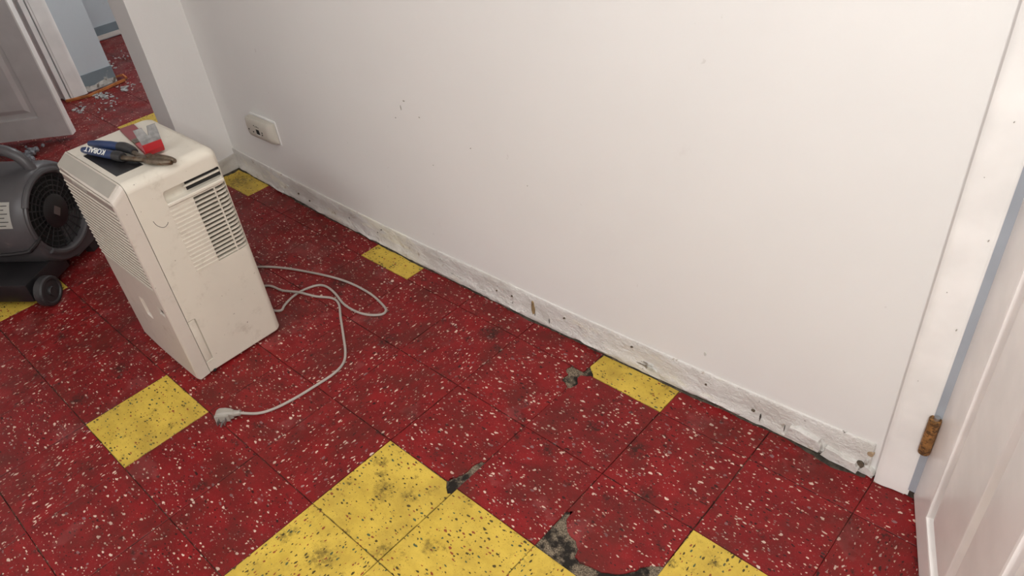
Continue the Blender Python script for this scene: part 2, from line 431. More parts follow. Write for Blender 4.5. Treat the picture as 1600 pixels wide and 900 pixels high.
struct(bbox_obj('wall_front', (-30, -16.4, 0), (10, -15.9, CEIL), M_WALL))
struct(bbox_obj('ceiling', (-30, -16.4, CEIL), (10, 9, CEIL+.4), M_CEIL))
# hallway and the room beyond
bm = BM(); tbox(bm, (-18.1, .06, 0), (-17.62, 1.19, CEIL)); tbox(bm, (-18.1, -3.1, 8.9), (-17.62, .06, CEIL)); tbox(bm, (-18.1, -16, 0), (-17.62, -3.1, CEIL))
wall_hall = struct(obj('wall_hall', bm, M_BLUE))
struct(bbox_obj('wall_far', (-22, -2.5, 0), (-21.22, 6.5, CEIL), M_BLUE))
struct(bbox_obj('wall_hall_end', (-22, 6, 0), (-11, 6.5, CEIL), M_WALL))
struct(bbox_obj('wall_hall_side', (XL-JT, .9, 0), (XL, 6.2, CEIL), M_WALL))
struct(bbox_obj('wall_closet', (-21.6, -4.2, 0), (-18.1, -3.6, CEIL), M_WALL))
struct(bbox_obj('wall_behind_door', (-.5, 3.4, 0), (6, 3.8, CEIL), M_WALL))
bm = BM(); tbox(bm, (-.5, 1.05, 0), (.0, 3.4, CEIL)); tbox(bm, (5.5, 1.05, 0), (6, 3.4, CEIL))
struct(obj('wall_behind_door_sides', bm, M_WALL))

# ---- baseboard of the back wall: wavy, torn old cove base painted over
def wob(x, s, a): return a*(math.sin(x*s)+.6*math.sin(x*s*2.3+1.7)+.4*math.sin(x*s*5.1+.4))/2
bm = BM(); xs2 = [-11.05 + .06*k for k in range(int((.0+11.02)/.06)+1)]
prof = []
for x in xs2:
    rough = .5 + .5*min(1, max(0, (-6 - x)/2)) if x < -6 else (.5 if x < -3 else .8)
    lip = .10 + wob(x, 2.1, .035) + random.uniform(-.006, .006)
    bot = .012 + max(0, wob(x, 3.3, .02)) + random.uniform(0, .012)
    yb = ybb(x)
    d = wob(x, 4.7, .022)*rough + random.uniform(-.004, .004)
    topz = .385 + wob(x, 1.1, .006)
    prof.append([(yb+.035, topz+.012), (yb+.006, topz+.004), (yb-.002, topz-.012), (yb+.004+d*.4, .28), (yb-.004+d, .19), (yb-.006+d*1.2, lip+.01),
                 (yb-.016+d, lip-.012), (yb-.024+d*1.5, lip*.5+.01), (yb-.012, bot), (yb+.04, bot)])
loft(bm, [[W(x, p[0], p[1]) for p in pr] for x, pr in zip(xs2, prof)])
bb = struct(obj('baseboard_back', bm, M_BASE, smooth=True))
# torn spots and nicks of the baseboard (parts)
def nick(x, z, w_, h_, mat, y=None, depth=.012, parent=None, name='paint_chip'):
    bm = BM(); yy = (ybb(x) if y is None else y); n = 9
    pts = [(x+w_*math.cos(2*math.pi*k/n)*random.uniform(.6, 1.1), z+h_*math.sin(2*math.pi*k/n)*random.uniform(.6, 1.1)) for k in range(n)]
    prism(bm, [(a*T, b*T) for a, b in pts], (yy-depth)*T, (yy+.02)*T, 'y')
    return obj(name, bm, mat, parent or bb)
for (x, z, w_, h_) in ((-5.62,.30,.05,.015),(-4.36,.24,.022,.022),(-4.62,.21,.016,.018),(-3.55,.27,.02,.014),(-2.62,.30,.022,.018),(-2.42,.16,.12,.02),(-1.72,.24,.016,.02),(-9.3,.22,.05,.02),(-9.0,.18,.03,.025),(-8.7,.15,.02,.02),(-6.85,.30,.014,.012),(-6.95,.22,.013,.014),(-1.2,.17,.03,.02),(-.75,.15,.03,.018)):
    nick(x, z, w_*.8, h_*.65, M_SCAR if w_ < .04 else M_OLDPLASTER)
for xx in (-1.62, -1.12, -.87, -3.78, -4.0):
    nick(xx, random.uniform(.1, .14), .005, .06, M_GRIME)
nick(-4.02, .20, .03, .12, simple('exposed_tan_plaster', (.25, .17, .08), .8, vary=.3, vscale=80))
nick(-5.4, .12, .14, .03, M_OLDPLASTER); nick(-2.45, .10, .18, .035, M_OLDPLASTER)
# broken plaster pieces by the door casing
for (x0, x1, z0, z1, d) in ((-.86,-.52,.05,.19,.03),(-.50,-.16,.03,.13,.045),(-.15,-.03,.02,.10,.02)):
    bm = BM(); pts = jag([(x0, z0), (x1, z0-.01), (x1+.02, (z0+z1)/2), (x1-.02, z1), (x0+.05, z1+.02), (x0, z0)], .012, 3)[:-1]
    prism(bm, [(a*T, b*T) for a, b in pts], (ybb(x0)-d-.01)*T, (ybb(x0)+.03)*T, 'y'); bev(bm, .004*T, 1, 50)
    obj('plaster_piece', bm, M_BASE, bb)
nick(-.15, .10, .045, .045, M_SCAR, depth=.03); nick(-.10, .16, .02, .05, M_OLDPLASTER, depth=.02); nick(-.09, .27, .035, .03, simple('exposed_brown_paper', (.36, .26, .16), .8), depth=.014)
# grime in the joint along the wall
bm = BM(); rings = []
for k, x in enumerate(xs2):
    wd = .012 + max(-.006, wob(x, 2.7, .022)) + random.uniform(0, .012) + (.10*max(0, 1-abs(x+.35)/.5) if x > -1 else 0)
    yb = ybb(x); hh = .006 + random.uniform(0, .008)
    rings.append([W(x, yb-wd, .0005), W(x, yb-wd*.5, hh), W(x, yb+.03, hh*1.5), W(x, yb+.03, -.01), W(x, yb-wd, -.01)])
loft(bm, rings)
tag(obj('joint_grime', bm, M_GRIME, floor), kind='stuff')
# left wall foot patch
bm = BM()
pts = jag([(-.32, .02), (.49, .02), (.49, .30), (.2, .27), (-.05, .25), (-.32, .24), (-.32, .02)], .008, 3)[:-1]
prism(bm, [(a*T, b*T) for a, b in pts], (XL-.01)*T, (XL+.03)*T, 'x')
struct(obj('baseboard_left', bm, M_BASE))
bm = BM(); rings = []
for k in range(20):
    y = -.3 + k*.042; wd = .05+random.uniform(0, .05)
    rings.append([W(XL-.02, y, -.01), W(XL-.02, y, .02), W(XL+wd*.6, y, .012), W(XL+wd, y, .0005), W(XL+wd, y, -.01)])
loft(bm, rings); tag(obj('corner_grime', bm, M_GRIME, floor), kind='stuff')

# paint nicks and nail holes on the back wall
for (x, z, w_, h_, m) in ((-5.78,2.46,.022,.010,M_GREYP),(-5.86,2.36,.008,.045,M_GREYP),(-6.0,2.2,.010,.010,M_GREYP),(-5.55,2.31,.010,.009,M_GREYP),(-1.77,.62,.020,.030,M_OLDPLASTER),(-4.75,2.13,.008,.008,M_GREYP),(-5.45,1.72,.007,.007,M_GREYP),(-3.95,1.9,.006,.006,M_GREYP)):
    nick(x, z, w_, h_, m, ybb(x)+.022, .004, wall_back)

# ------------------------------------------------------------------ doorway on the right: casing, jamb, hinge, open panel door
def casing_profile(w0, w1, yf, th):
    """section across a moulded casing, from the inner edge w0 to the outer edge w1"""
    L = [(0, 0), (0, .55), (.06, .62), (.10, .62), (.14, .72), (.45, .80), (.72, .98), (.80, 1.0), (.90, 1.0), (.96, .92), (1, .85), (1, 0)]
    return [(w0+(w1-w0)*a, yf-th*b) for a, b in L]
YC = .512
pr = casing_profile(.305, .005, YC, .085)
bm = BM(); loft(bm, [[W(p[0], p[1], z) for p in pr] for z in (.012, 9.2)])
trim1 = struct(obj('trim_1', bm, M_TRIM, smooth=True))
bm = BM(); pr2 = casing_profile(8.93, 9.22, YC, .085); loft(bm, [[W(x, p[1], p[0]) for p in pr2] for x in (.02, 3.98)])
struct(obj('trim_2', bm, M_TRIM, smooth=True))
bm = BM(); pr3 = casing_profile(3.73, 4.02, YC, .085); loft(bm, [[W(p[0], p[1], z) for p in pr3] for z in (.012, 9.2)])
struct(obj('trim_3', bm, M_TRIM, smooth=True))
for (x, z) in ((.10,1.35),(.235,1.95),(.10,2.25),(.24,2.75),(.10,3.2),(.16,3.6)):
    nick(x, z, .004, .004, M_GREYP, YC-.080, .004, trim1)
# jamb
bm = BM(); tbox(bm, (.285, YC-.06, .09), (.345, 1.05, 8.93))
struct(obj('trim_4', bm, M_JAMB)) 
bm = BM(); tbox(bm, (.34, .75, .09), (.42, 1.0, 8.9))
struct(obj('trim_5', bm, M_JAMB))
bbox_o = bbox_obj('trim_6', (.285, YC-.05, .0), (.42, 1.02, .085), M_GRIME); struct(bbox_o)
# door: local x along the width from the hinge, local y thickness (towards the viewer is -y side), z up
DU = Vector((.37774, -.92591, 0)); DN = Vector((-.92591, -.37774, 0))   # face towards the room's left
door_org = W(.335+.15*.926, .475+.15*.378, .05)
door = empty('door_1', door_org); struct(door)
door.rotation_euler = (0, 0, math.atan2(DU.y, DU.x))
# local +x = DU ; local -y = DN
def panel_door(parent, wd, ht, th, cols, rws, bevw, matl, raised=True, depth=.02):
    """stile-and-rail door: slab with sunk, bevelled panels on both faces"""
    bm = BM()
    xsq = sorted({0, wd} | {c for cc in cols for c in cc}); zsq = sorted({0, ht} | {c for cc in rws for c in cc})
    for side in (-1, 1):
        y = (-th if side < 0 else 0)
        for a, b in zip(xsq, xsq[1:]):
            for c, d in zip(zsq, zsq[1:]):
                is_panel = (a, b) in cols and (c, d) in rws
                q = [(a, c), (b, c), (b, d), (a, d)]
                if not is_panel:
                    vs = [bm.verts.new((p[0]*T, y*T, p[1]*T)) for p in q]; bm.faces.new(vs)
    for (a, b, c, d, y0, y1) in ((0, 0, 0, ht, 0, -th), (wd, wd, 0, ht, 0, -th)):
        bm.faces.new([bm.verts.new((a*T, yy*T, zz*T)) for yy, zz in ((0, 0), (-th, 0), (-th, ht), (0, ht))])
    for z in (0, ht):
        bm.faces.new([bm.verts.new((xx*T, yy*T, z*T)) for xx, yy in ((0, 0), (wd, 0), (wd, -th), (0, -th))])
    bmesh.ops.remove_doubles(bm, verts=bm.verts, dist=1e-5); bmesh.ops.recalc_face_normals(bm, faces=bm.faces)
    slab = obj('door_slab', bm, matl, parent)
    for side in (-1, 1):
        y = (-th if side < 0 else 0); s = (1 if side < 0 else -1)
        for (a, b) in cols:
            for (c, d) in rws:
                bm = BM(); rings = []
                for ins, dep in ((0, 0), (.018, .004), (.026, depth*1.0), (.05, depth*1.05), (bevw*.62, depth*.95), (bevw, depth*.25), (bevw+.012, depth*.2)):
                    rings.append([((a+ins)*T, (y+s*dep)*T, (c+ins)*T), ((b-ins)*T, (y+s*dep)*T, (c+ins)*T), ((b-ins)*T, (y+s*dep)*T, (d-ins)*T), ((a+ins)*T, (y+s*dep)*T, (d-ins)*T)])
                loft(bm, rings, False, True)
                obj('panel', bm, matl, parent)
    return slab
panel_door(door, 3.33, 8.8, .15, [(.47, 1.42), (1.9, 2.85)], [(.30, 3.55), (4.1, 6.9), (7.3, 8.3)], .17, M_DOOR, depth=.055)
bm = BM(); box(bm, (-.02*T, -.012*T, 0), (.0, .012*T, 8.8*T)); obj('hinge_gap_shade', bm, M_BLACKP, door).location.y = 0  # black strip painted in for the shaded gap beside the hinge edge
# hinge (rusted)
bm = BM(); cyl(bm, W(.305, .425, .64), W(.305, .425, 1.04), .047*T, 16)
hin = obj('hinge_knuckle', bm, M_RUST, door); hin.matrix_parent_inverse = (Matrix.Translation(door_org) @ Matrix.Rotation(math.atan2(DU.y, DU.x), 4, 'Z')).inverted()
bm = BM(); tbox(bm, (.30, .425, .655), (.352, .56, 1.03)); bev(bm, .006*T)
hl = obj('hinge_leaf', bm, M_RUST, door); hl.matrix_parent_inverse = hin.matrix_parent_inverse.copy()
bm = BM(); cyl(bm, W(.312, .425, 1.035), W(.312, .425, 1.07), .022*T, 12)
hp = obj('hinge_pin', bm, M_STEEL, door); hp.matrix_parent_inverse = hin.matrix_parent_inverse.copy()

# ------------------------------------------------------------------ left doorway casing
# hall doorway casing (moulded, white) with its jamb
prH = casing_profile(.10, .46, 0, .14)
bm = BM(); loft(bm, [[W(-17.62-p[1], p[0], z) for p in prH] for z in (.03, 9.2)])
struct(obj('trim_9', bm, M_TRIM, smooth=True))
bm = BM(); tbox(bm, (-18.12, -.02, .02), (-17.56, .075, 8.9)); tbox(bm, (-17.95, -.08, .02), (-17.8, -.02, 8.9)); bev(bm, .01*T, 1)
struct(obj('trim_10', bm, M_TRIM))
# grey cove base on the blue walls, torn lower strip
bm = BM(); tbox(bm, (-17.63, .46, .12), (-17.59, 1.2, .40)); bev(bm, .008*T)
hb = struct(obj('baseboard_hall', bm, M_GREYBASE))
bm = BM(); pts = jag([(.46, .02), (1.19, .04), (1.19, .13), (.95, .17), (.7, .12), (.46, .15), (.46, .02)], .012, 3)[:-1]
prism(bm, [(a*T, b*T) for a, b in pts], -17.63*T, -17.58*T, 'x'); obj('torn_strip', bm, M_OLDPLASTER, hb)
bm = BM(); tbox(bm, (-21.23, -2.5, .14), (-21.19, 6, .36)); fb = struct(obj('baseboard_far', bm, M_GREYBASE))
bm = BM(); tbox(bm, (-21.23, -2.5, .03), (-21.18, 6, .145)); obj('bare_strip', bm, M_LABEL, fb)

# open grey door in the hall
gd = empty('door_2', W(-17.66, -3.02, .10)); struct(gd)
ang = math.atan2(-.68+3.02, -15.38+17.66); gd.rotation_euler = (0, 0, ang)
panel_door(gd, 3.27, 8.7, .15, [(.46, 1.4), (1.87, 2.81)], [(.40, 3.5), (4.0, 6.8), (7.2, 8.25)], .2, M_GDOOR, depth=.05)
bm = BM(); tbox(bm, (3.27, -.152, .0), (3.30, .002, 8.7)); obj('lit_edge_strip', bm, M_TRIM, gd)  # white colour puts the hall lamp's light on the door edge

# ------------------------------------------------------------------ dehumidifier
DX0, DX1, DY0, DY1, DH = -8.02, -6.53, -2.82, -1.64, 2.575
DC = ((DX0+DX1)/2, (DY0+DY1)/2)
deh = empty('dehumidifier', W(DC[0], DC[1], 0))
tag(deh, 'aged cream plastic dehumidifier standing on the red tiles with tools on top', 'dehumidifier')
def dl(x, y, z): return ((x-DC[0])*T, (y-DC[1])*T, z*T)       # tile coordinates -> metres in the unit's own frame
def rbox_rings(x0, x1, y0, y1, z0, z1, r, rt, rb=.03, seg=5):
    R = []
    for k in range(4):
        a = math.pi/2*k/3; R.append((rb*(1-math.sin(a)), z0+rb*(1-math.cos(a))))
    for k in range(seg+1):
        a = math.pi/2*k/seg; R.append((rt*(1-math.cos(a)), z1-rt*(1-math.sin(a))))
    return [[dl(p[0], p[1], z) for p in rrect(x0+i, x1-i, y0+i, y1-i, max(.012, r-i*.5))] for i, z in R]
YS = -2.655                     # seam between the front bezel and the rear shell
bm = BM()
# rear shell: rounded at back and top; built with its flat front at the seam
def shell_section(ins_t, z):
    x0, x1, y0, y1 = DX0+ins_t, DX1-ins_t, YS, DY1-ins_t; r = .09
    o = [(x0, y0), (x1, y0)]
    for cx, cy, a0 in ((x1-r, y1-r, 0), (x0+r, y1-r, 90)):
        for k in range(7):
            a = math.radians(a0+90*k/6); o.append((cx+r*math.cos(a), cy+r*math.sin(a)))
    return [dl(p[0], p[1], z) for p in o]
rt = .11
rings = [shell_section(.03, .03), shell_section(.008, .038), shell_section(0, .06)]
for k in range(8):
    a = math.pi/2*k/7; rings.append(shell_section(rt*(1-math.cos(a)), DH-rt*(1-math.sin(a))))
loft(bm, rings)
shell = obj('rear_shell', bm, M_CREAM, deh, True)
cut = []
def cutter(a, b, bw=.02, seg=4):
    bm = BM(); box(bm, dl(*a), dl(*b)); bmesh.ops.recalc_face_normals(bm, faces=bm.faces)
    if bw: bev(bm, bw*T, seg)
    o = obj('cutter', bm, M_VENTBACK); o.location = deh.location; cut.append(o)
cutter((DX1-.11, -2.06, 1.315), (DX1+.2, -1.668, 2.165), .01)
cutter((DX1-.075, -2.335, 2.20), (DX1+.2, -1.672, 2.345), .045)
cutter((DX1-.03, -2.69, .19), (DX1+.2, -2.56, .815), .028)
shell.parent = None; shell.location = deh.location; bpy.context.view_layer.update()
boolean_cut(shell, cut)
shell.parent = deh; shell.location = (0, 0, 0)
# side louvre
def dpart(name, a, b, mat, parent=deh, bw=.006, seg=1):
    bm = BM(); box(bm, dl(*a), dl(*b)); bmesh.ops.recalc_face_normals(bm, faces=bm.faces)
    if bw: bev(bm, bw*T, seg)
    return obj(name, bm, mat, parent, True)
NS = 17
for k in range(NS):
    z = 1.335 + (2.15-1.335)*k/(NS-1)
    bm = BM()
    pts = []
    # slat curves back round the rounded rear corner
    path = [(DX1-.004, -2.062), (DX1-.004, -1.74), (DX1-.010, -1.71), (DX1-.026, -1.68), (DX1-.045, -1.664)]
    rings = []
    for (x, y) in path:
        rings.append([dl(x, y, z+.008), dl(x-.03, y, z+.008), dl(x-.03, y, z-.008), dl(x, y, z-.008)])
    loft(bm, rings); obj('slat', bm, M_CREAM, deh)
dpart('vent_rib', (DX1-.035, -1.815, 1.315), (DX1+.002, -1.800, 2.165), M_CREAM)
bm = BM(); box(bm, dl(DX1-.109, -2.062, 1.31), dl(DX1-.100, -1.666, 2.17)); obj('vent_backing', bm, M_VENTBACK, deh)
bm = BM()
for k in range(NS):
    z = 1.335 + (2.15-1.335)*k/(NS-1)
    prism(bm, [(( -2.335-DC[1])*T, (z-.006)*T), ((-2.06-DC[1])*T, (z-.006)*T), ((-2.06-DC[1])*T, (z+.012)*T), ((-2.335-DC[1])*T, (z+.012)*T)], (DX1-DC[0]-.002)*T, (DX1-DC[0]+.007)*T, 'x')
tag(obj('raised_ribs', bm, M_CREAM, deh), kind='stuff')
for (y0, z0, z1) in ((-2.075, 2.305, 2.338), (-2.075, 2.235, 2.268)):
    dpart('grip_slot', (DX1-.04, y0, z0), (DX1-.03, -1.675, z1), M_DARK, bw=.0)
dpart('grip_bar', (DX1-.04, -2.1, 2.274), (DX1-.022, -1.675, 2.296), M_CREAM)
dpart('grip_lip', (DX1-.02, -2.335, 2.165), (DX1+.018, -1.675, 2.205), M_CREAM, bw=.016, seg=3)
# bucket grip at the foot of the seam
dpart('bucket_grip', (DX1-.03, -2.655, .20), (DX1-.006, -2.572, .805), M_CREAM, bw=.01, seg=2)
# front bezel: section in y,z with sloped top, extruded along x with slightly rounded left corner
bm = BM()
YS2 = YS-.007
F = [(YS2, .035), (DY0+.02, .02), (DY0, .05), (DY0, DH-.115), (DY0+.012, DH-.098), (YS-.02, DH-.004), (YS2, DH-.002)]
def front_ring(x, recede, top):
    return [dl(x, min(y+recede, YS2), z-top*(1 if z > 2 else 0)) for (y, z) in F]
ringsF = [front_ring(DX0, .085, .07), front_ring(DX0+.02, .05, .03), front_ring(DX0+.06, .022, .004), front_ring(DX0+.5, .004, 0), front_ring(DX1-.6, .0, 0), front_ring(DX1-.05, .0, .004), front_ring(DX1-.015, .004, .03), front_ring(DX1-.002, .014, .07)]
loft(bm, ringsF)
bez = obj('front_bezel', bm, M_CREAM_DIM, deh, True)
cut = []
cutter((DX0+.12, DY0-.3, 1.33), (DX1-.05, DY0+.022, 2.455), .004, 1)
cutter((-7.29, DY0-.3, .68), (-7.12, DY0+.03, .97), .04, 3)
cutter((-6.74, DY0-.3, .955), (-6.60, DY0+.035, 1.06), .008, 1)
bez.parent = None; bez.location = deh.location; bpy.context.view_layer.update()
boolean_cut(bez, cut)
bez.parent = deh; bez.location = (0, 0, 0)
NF = 19
dpart('gap_shade_plate', (DX0+.13, DY0+.006, 1.335), (DX1-.055, DY0+.024, 2.45), M_GAPSHADE, bw=0)  # plate coloured as the shade in the slat gaps
for k in range(NF):
    z = 1.355 + (2.31-1.355)*k/(NF-1)
    dpart('front_slat', (DX0+.125, DY0-.003, z-.008), (DX1-.052, DY0+.023, z+.007), M_CREAM, bw=.002)
dpart('front_slat', (DX0+.125, DY0-.003, 2.40), (DX1-.052, DY0+.023, 2.43), M_CREAM, bw=.006)
dpart('name_strip', (-7.62, DY0+.002, 2.345), (-7.25, DY0+.024, 2.385), M_GREYP, bw=.003)
dpart('water_window', (-6.74, DY0+.02, .957), (-6.602, DY0+.034, 1.058), simple('dark_amber_window', (.05, .022, .012), .25), bw=0)
# grey control strip on the sloped top edge
bm = BM()
def slope(x, t, up): 
    y = YS-.022 + (DY0+.012-(YS-.022))*t; z = DH-.004 + (DH-.098-(DH-.004))*t
    return dl(x, y-up*.45, z+up*.9)
xa, xb = DX0+.10, DX1-.10
loft(bm, [[slope(xa, .03, -.01), slope(xb, .03, -.01), slope(xb, .97, -.01), slope(xa, .97, -.01)], [slope(xa, .03, .006), slope(xb, .03, .006), slope(xb, .97, .006), slope(xa, .97, .006)]])
obj('control_strip', bm, M_GREYP, deh)
dpart('top_display', (-7.62, -2.60, DH-.004), (-6.80, -2.31, DH+.005), M_BLACKP, bw=.002)
# scuff marks, feet
bm = BM(); P = [(-2.535, 2.10), (-2.52, 2.045), (-2.485, 2.0), (-2.45, 1.985), (-2.415, 2.0), (-2.40, 2.02)]
tube(bm, spline([dl(DX1+.0005, a, b) for a, b in P], 4), .0028*T, 5); obj('scuff_mark', bm, M_PRINT, deh)
for (x, y) in ((DX0+.15, DY0+.16), (DX1-.15, DY0+.16), (DX0+.15, DY1-.15), (DX1-.15, DY1-.15)):
    bm = BM(); cyl(bm, dl(x, y, 0), dl(x, y, .04), .06*T, 14); obj('foot', bm, M_BLACKP, deh)
bm = BM(); bmesh.ops.create_uvsphere(bm, u_segments=12, v_segments=8, radius=.022*T); bmesh.ops.translate(bm, verts=bm.verts, vec=dl(DX1-.01, -2.60, .035)); obj('caster', bm, M_DARK, deh)

# ------------------------------------------------------------------ power cord with plug
KX = 3.1025
def fl(px, py):                 # photo pixel (in 1600x900) -> floor point, tile units
    d = rr*((px-800)/1167.293) - uu*((py-450)/1167.293) + f
    t = -CAM[2]/d.z; return (CAM[0]+t*d.x, CAM[1]+t*d.y)
def zc(x, y): return fl(300+x/KX, 390+y/KX)
RC = .016
cp = [zc(*q)+(RC,) for q in ((345,88),(450,94),(560,112),(680,138),(780,172),(870,222),(925,272),(941,300),(920,319),(860,321),(800,306))]
cp += [zc(740, 271)+(RC,), zc(700, 230)+(RC*3.4,), zc(660, 190)+(RC*1.6,), zc(620, 177)+(RC,), zc(570, 189)+(RC,), zc(520, 212)+(RC,), zc(480, 242)+(RC,), zc(450, 275)+(RC,), zc(432, 300)+(RC,)]
cp += [(-7.0, -1.52, RC), (-7.3, -1.54, RC), (-7.6, -1.42, RC)]
cp += [zc(375, 180)+(RC,), zc(440, 203)+(RC,), zc(520, 221)+(RC*3.2,), zc(600, 231)+(RC,), zc(680, 240)+(RC,), zc(713, 268)+(RC,), zc(722, 335)+(RC,), zc(735, 420)+(RC,), zc(745, 500)+(RC,), zc(735, 555)+(RC,), zc(690, 605)+(RC,), zc(600, 665)+(RC,), zc(500, 726)+(RC,), zc(400, 776)+(RC,), zc(320, 800)+(RC*1.3,), zc(235, 808)+(.055,)]
cp = [(-7.9, -1.62, .35), (-8.05, -1.5, .12), (-8.2, -1.25, RC)] + cp
pc = empty('power_cord', W(*cp[-1][:2], 0)); tag(pc, 'beige power cord with flat plug looping across the red floor', 'cord')
o0 = Vector(pc.location)
bm = BM(); tube(bm, [p-o0 for p in spline([W(*q) for q in cp], 8)], RC*T, 10); obj('cable', bm, M_CORD, pc, True)
end = W(*cp[-1]); prev = W(*cp[-2]); d = (end-prev); d.z = 0; d.normalize(); sdir = Vector((-d.y, d.x, 0))
# plug: strain relief, flat angled body, three prongs pointing to the viewer's lower left
Mp = Matrix(((d.x, sdir.x, 0, 0), (d.y, sdir.y, 0, 0), (0, 0, 1, 0), (0, 0, 0, 1))) @ Matrix.Diagonal((.72, .8, .95, 1))
bm = BM(); tube(bm, [(end-o0)+d*a*T for a in (-.02, .0, .02, .04, .07)], [.026*T, .034*T, .032*T, .036*T, .04*T], 12); obj('strain_relief', bm, M_PLUG, pc, True)
bm = BM(); sec = lambda a, w_, zt, off=0: [Vector((a*T, (s*w_+off)*T, z*T)) for s, z in ((-1, .018), (1, .018), (1, zt*.8), (.6, zt), (-.6, zt), (-1, zt*.8))]
loft(bm, [sec(.08, .045, .10), sec(.13, .06, .115), sec(.22, .075, .125), sec(.30, .08, .12), sec(.345, .065, .10)])
bmesh.ops.transform(bm, matrix=Matrix.Translation(end-o0-Vector((0, 0, end.z))) @ Mp, verts=bm.verts)
obj('plug_body', bm, M_PLUG, pc, True)
bm = BM(); box(bm, (.12*T, .066*T, .02*T), (.34*T, .10*T, .105*T)); bev(bm, .008*T); bmesh.ops.transform(bm, matrix=Matrix.Translation(end-o0-Vector((0, 0, end.z))) @ Mp, verts=bm.verts)
obj('plug_face', bm, M_PLUG, pc, True)
for a, z in ((.17, .06), (.28, .06)):
    bm = BM(); box(bm, ((a-.006)*T, .10*T, (z-.026)*T), ((a+.006)*T, .19*T, (z+.026)*T)); bev(bm, .002*T, 1); bmesh.ops.transform(bm, matrix=Matrix.Translation(end-o0-Vector((0, 0, end.z))) @ Mp, verts=bm.verts)
    obj('prong', bm, M_STEEL, pc)
bm = BM(); cyl(bm, (.225*T, .10*T, .035*T), (.225*T, .205*T, .035*T), .014*T, 10); bmesh.ops.transform(bm, matrix=Matrix.Translation(end-o0-Vector((0, 0, end.z))) @ Mp, verts=bm.verts); obj('prong', bm, M_STEEL, pc, True)

# ------------------------------------------------------------------ tools on the dehumidifier
ZT = DH
# pry bar: flat bar, near end bent upright into a notched claw
pb = empty('pry_bar', W(-7.35, -2.12, ZT)); tag(pb, 'red flat pry bar with bare steel notched claw lying on dehumidifier', 'pry bar')
A = Vector((-7.86, -1.985)); B = Vector((-6.87, -2.125)); du = (B-A).normalized(); dv = Vector((-du.y, du.x)); LB = (B-A).length
pb.rotation_euler = (0, 0, math.atan2(du.y, du.x)); pb.location = W(A.x, A.y, ZT)
def strip(path, w0, w1, th, mat, name, parent, y_off=0):
    bm = BM(); rings = []; n = len(path)
    for i, (x, z) in enumerate(path):
        a = path[max(i-1, 0)]; b = path[min(i+1, n-1)]; dx, dz = b[0]-a[0], b[1]-a[1]; l = math.hypot(dx, dz); nx, nz = -dz/l, dx/l
        hw = (w0 + (w1-w0)*i/(n-1))
        rings.append([(x*T, (y_off-hw)*T, z*T), (x*T, (y_off+hw)*T, z*T), ((x+nx*th)*T, (y_off+hw*.92)*T, (z+nz*th)*T), ((x+nx*th)*T, (y_off-hw*.92)*T, (z+nz*th)*T)])
    loft(bm, rings); return obj(name, bm, mat, parent, False)
strip([(0, .012), (.15, .006), (LB*.42, .008)], .085, .085, .022, M_REDOLD, 'bar_end', pb)
strip([(LB*.42, .008), (LB*.56, .010)], .0845, .0845, .024, M_OLDSTEEL, 'bar_label', pb)
strip([(LB*.56, .008), (LB*.8, .012), (LB*.94, .016)], .085, .09, .022, M_REDP, 'bar_shank', pb)
bendp = [(LB*.94, .016), (LB*.985, .022), (LB+.015, .04), (LB+.03, .085), (LB+.022, .165)]
strip(bendp, .09, .10, .022, M_REDP, 'bar_bend', pb)
strip([(LB+.0225, .162), (LB+.012, .205), (LB-.0, .235)], .10, .108, .018, M_CLAW, 'claw_root', pb)
for s in (-1, 1):
    bm = BM(); x0, x1 = LB-.0, LB-.035
    rings = [[(x0*T, s*.004*T, .228*T), (x0*T, s*.108*T, .228*T), ((x0-.018)*T, s*.107*T, .228*T), ((x0-.018)*T, s*.004*T, .228*T)],
             [(x1*T, s*.026*T, .315*T), (x1*T, s*.114*T, .315*T), ((x1-.006)*T, s*.114*T, .317*T), ((x1-.006)*T, s*.026*T, .317*T)]]
    loft(bm, rings); obj('claw_tine', bm, M_CLAW, pb)
# pliers
pl = empty('pliers', W(-7.0, -2.36, ZT)); tag(pl, 'pliers with blue rubber grips lying across the black panel of the dehumidifier', 'pliers')
def pt(x, y, z): return W(x, y, ZT+z) - Vector(pl.location)
def ovtube(name, P, rw, rh, mat, parent, n=12, k=6):
    P = [pt(*q) for q in P]; m = len(P); S = spline(P, k); N = len(S); bm = BM(); rings = []
    for i, p in enumerate(S):
        dd = (S[min(i+1, N-1)]-S[max(i-1, 0)]).normalized(); sv = Vector((-dd.y, dd.x, 0)).normalized(); uv = Vector((0, 0, 1))
        u_ = i/(N-1)*(m-1); j = min(int(u_), m-2); t = u_-j
        a = rw[j]*(1-t)+rw[j+1]*t; b = rh[j]*(1-t)+rh[j+1]*t
        rings.append([p+T*(a*math.cos(q)*sv+b*math.sin(q)*uv) for q in [2*math.pi*c/n for c in range(n)]])
    loft(bm, rings); return obj(name, bm, mat, parent, True)
g1 = [(-7.66, -2.565, .05), (-7.55, -2.535, .055), (-7.35, -2.48, .06), (-7.14, -2.425, .06)]
ovtube('grip', g1, [.03, .045, .052, .05], [.03, .042, .048, .046], M_BLUEG, pl)
ovtube('grip_collar', [(-7.16, -2.43, .06), (-7.10, -2.415, .06), (-7.03, -2.40, .058)], [.056, .062, .05], [.052, .056, .046], M_RUBBER, pl)
ovtube('handle_steel', [(-7.05, -2.405, .055), (-6.93, -2.35, .05), (-6.80, -2.285, .05), (-6.72, -2.24, .05)], [.034, .03, .034, .05], [.028, .026, .028, .035], M_OLDSTEEL, pl)
g2 = [(-7.76, -2.45, .05), (-7.64, -2.405, .055), (-7.46, -2.345, .06), (-7.31, -2.295, .06)]
ovtube('grip', g2, [.03, .042, .05, .048], [.03, .04, .046, .044], M_BLUEG, pl)
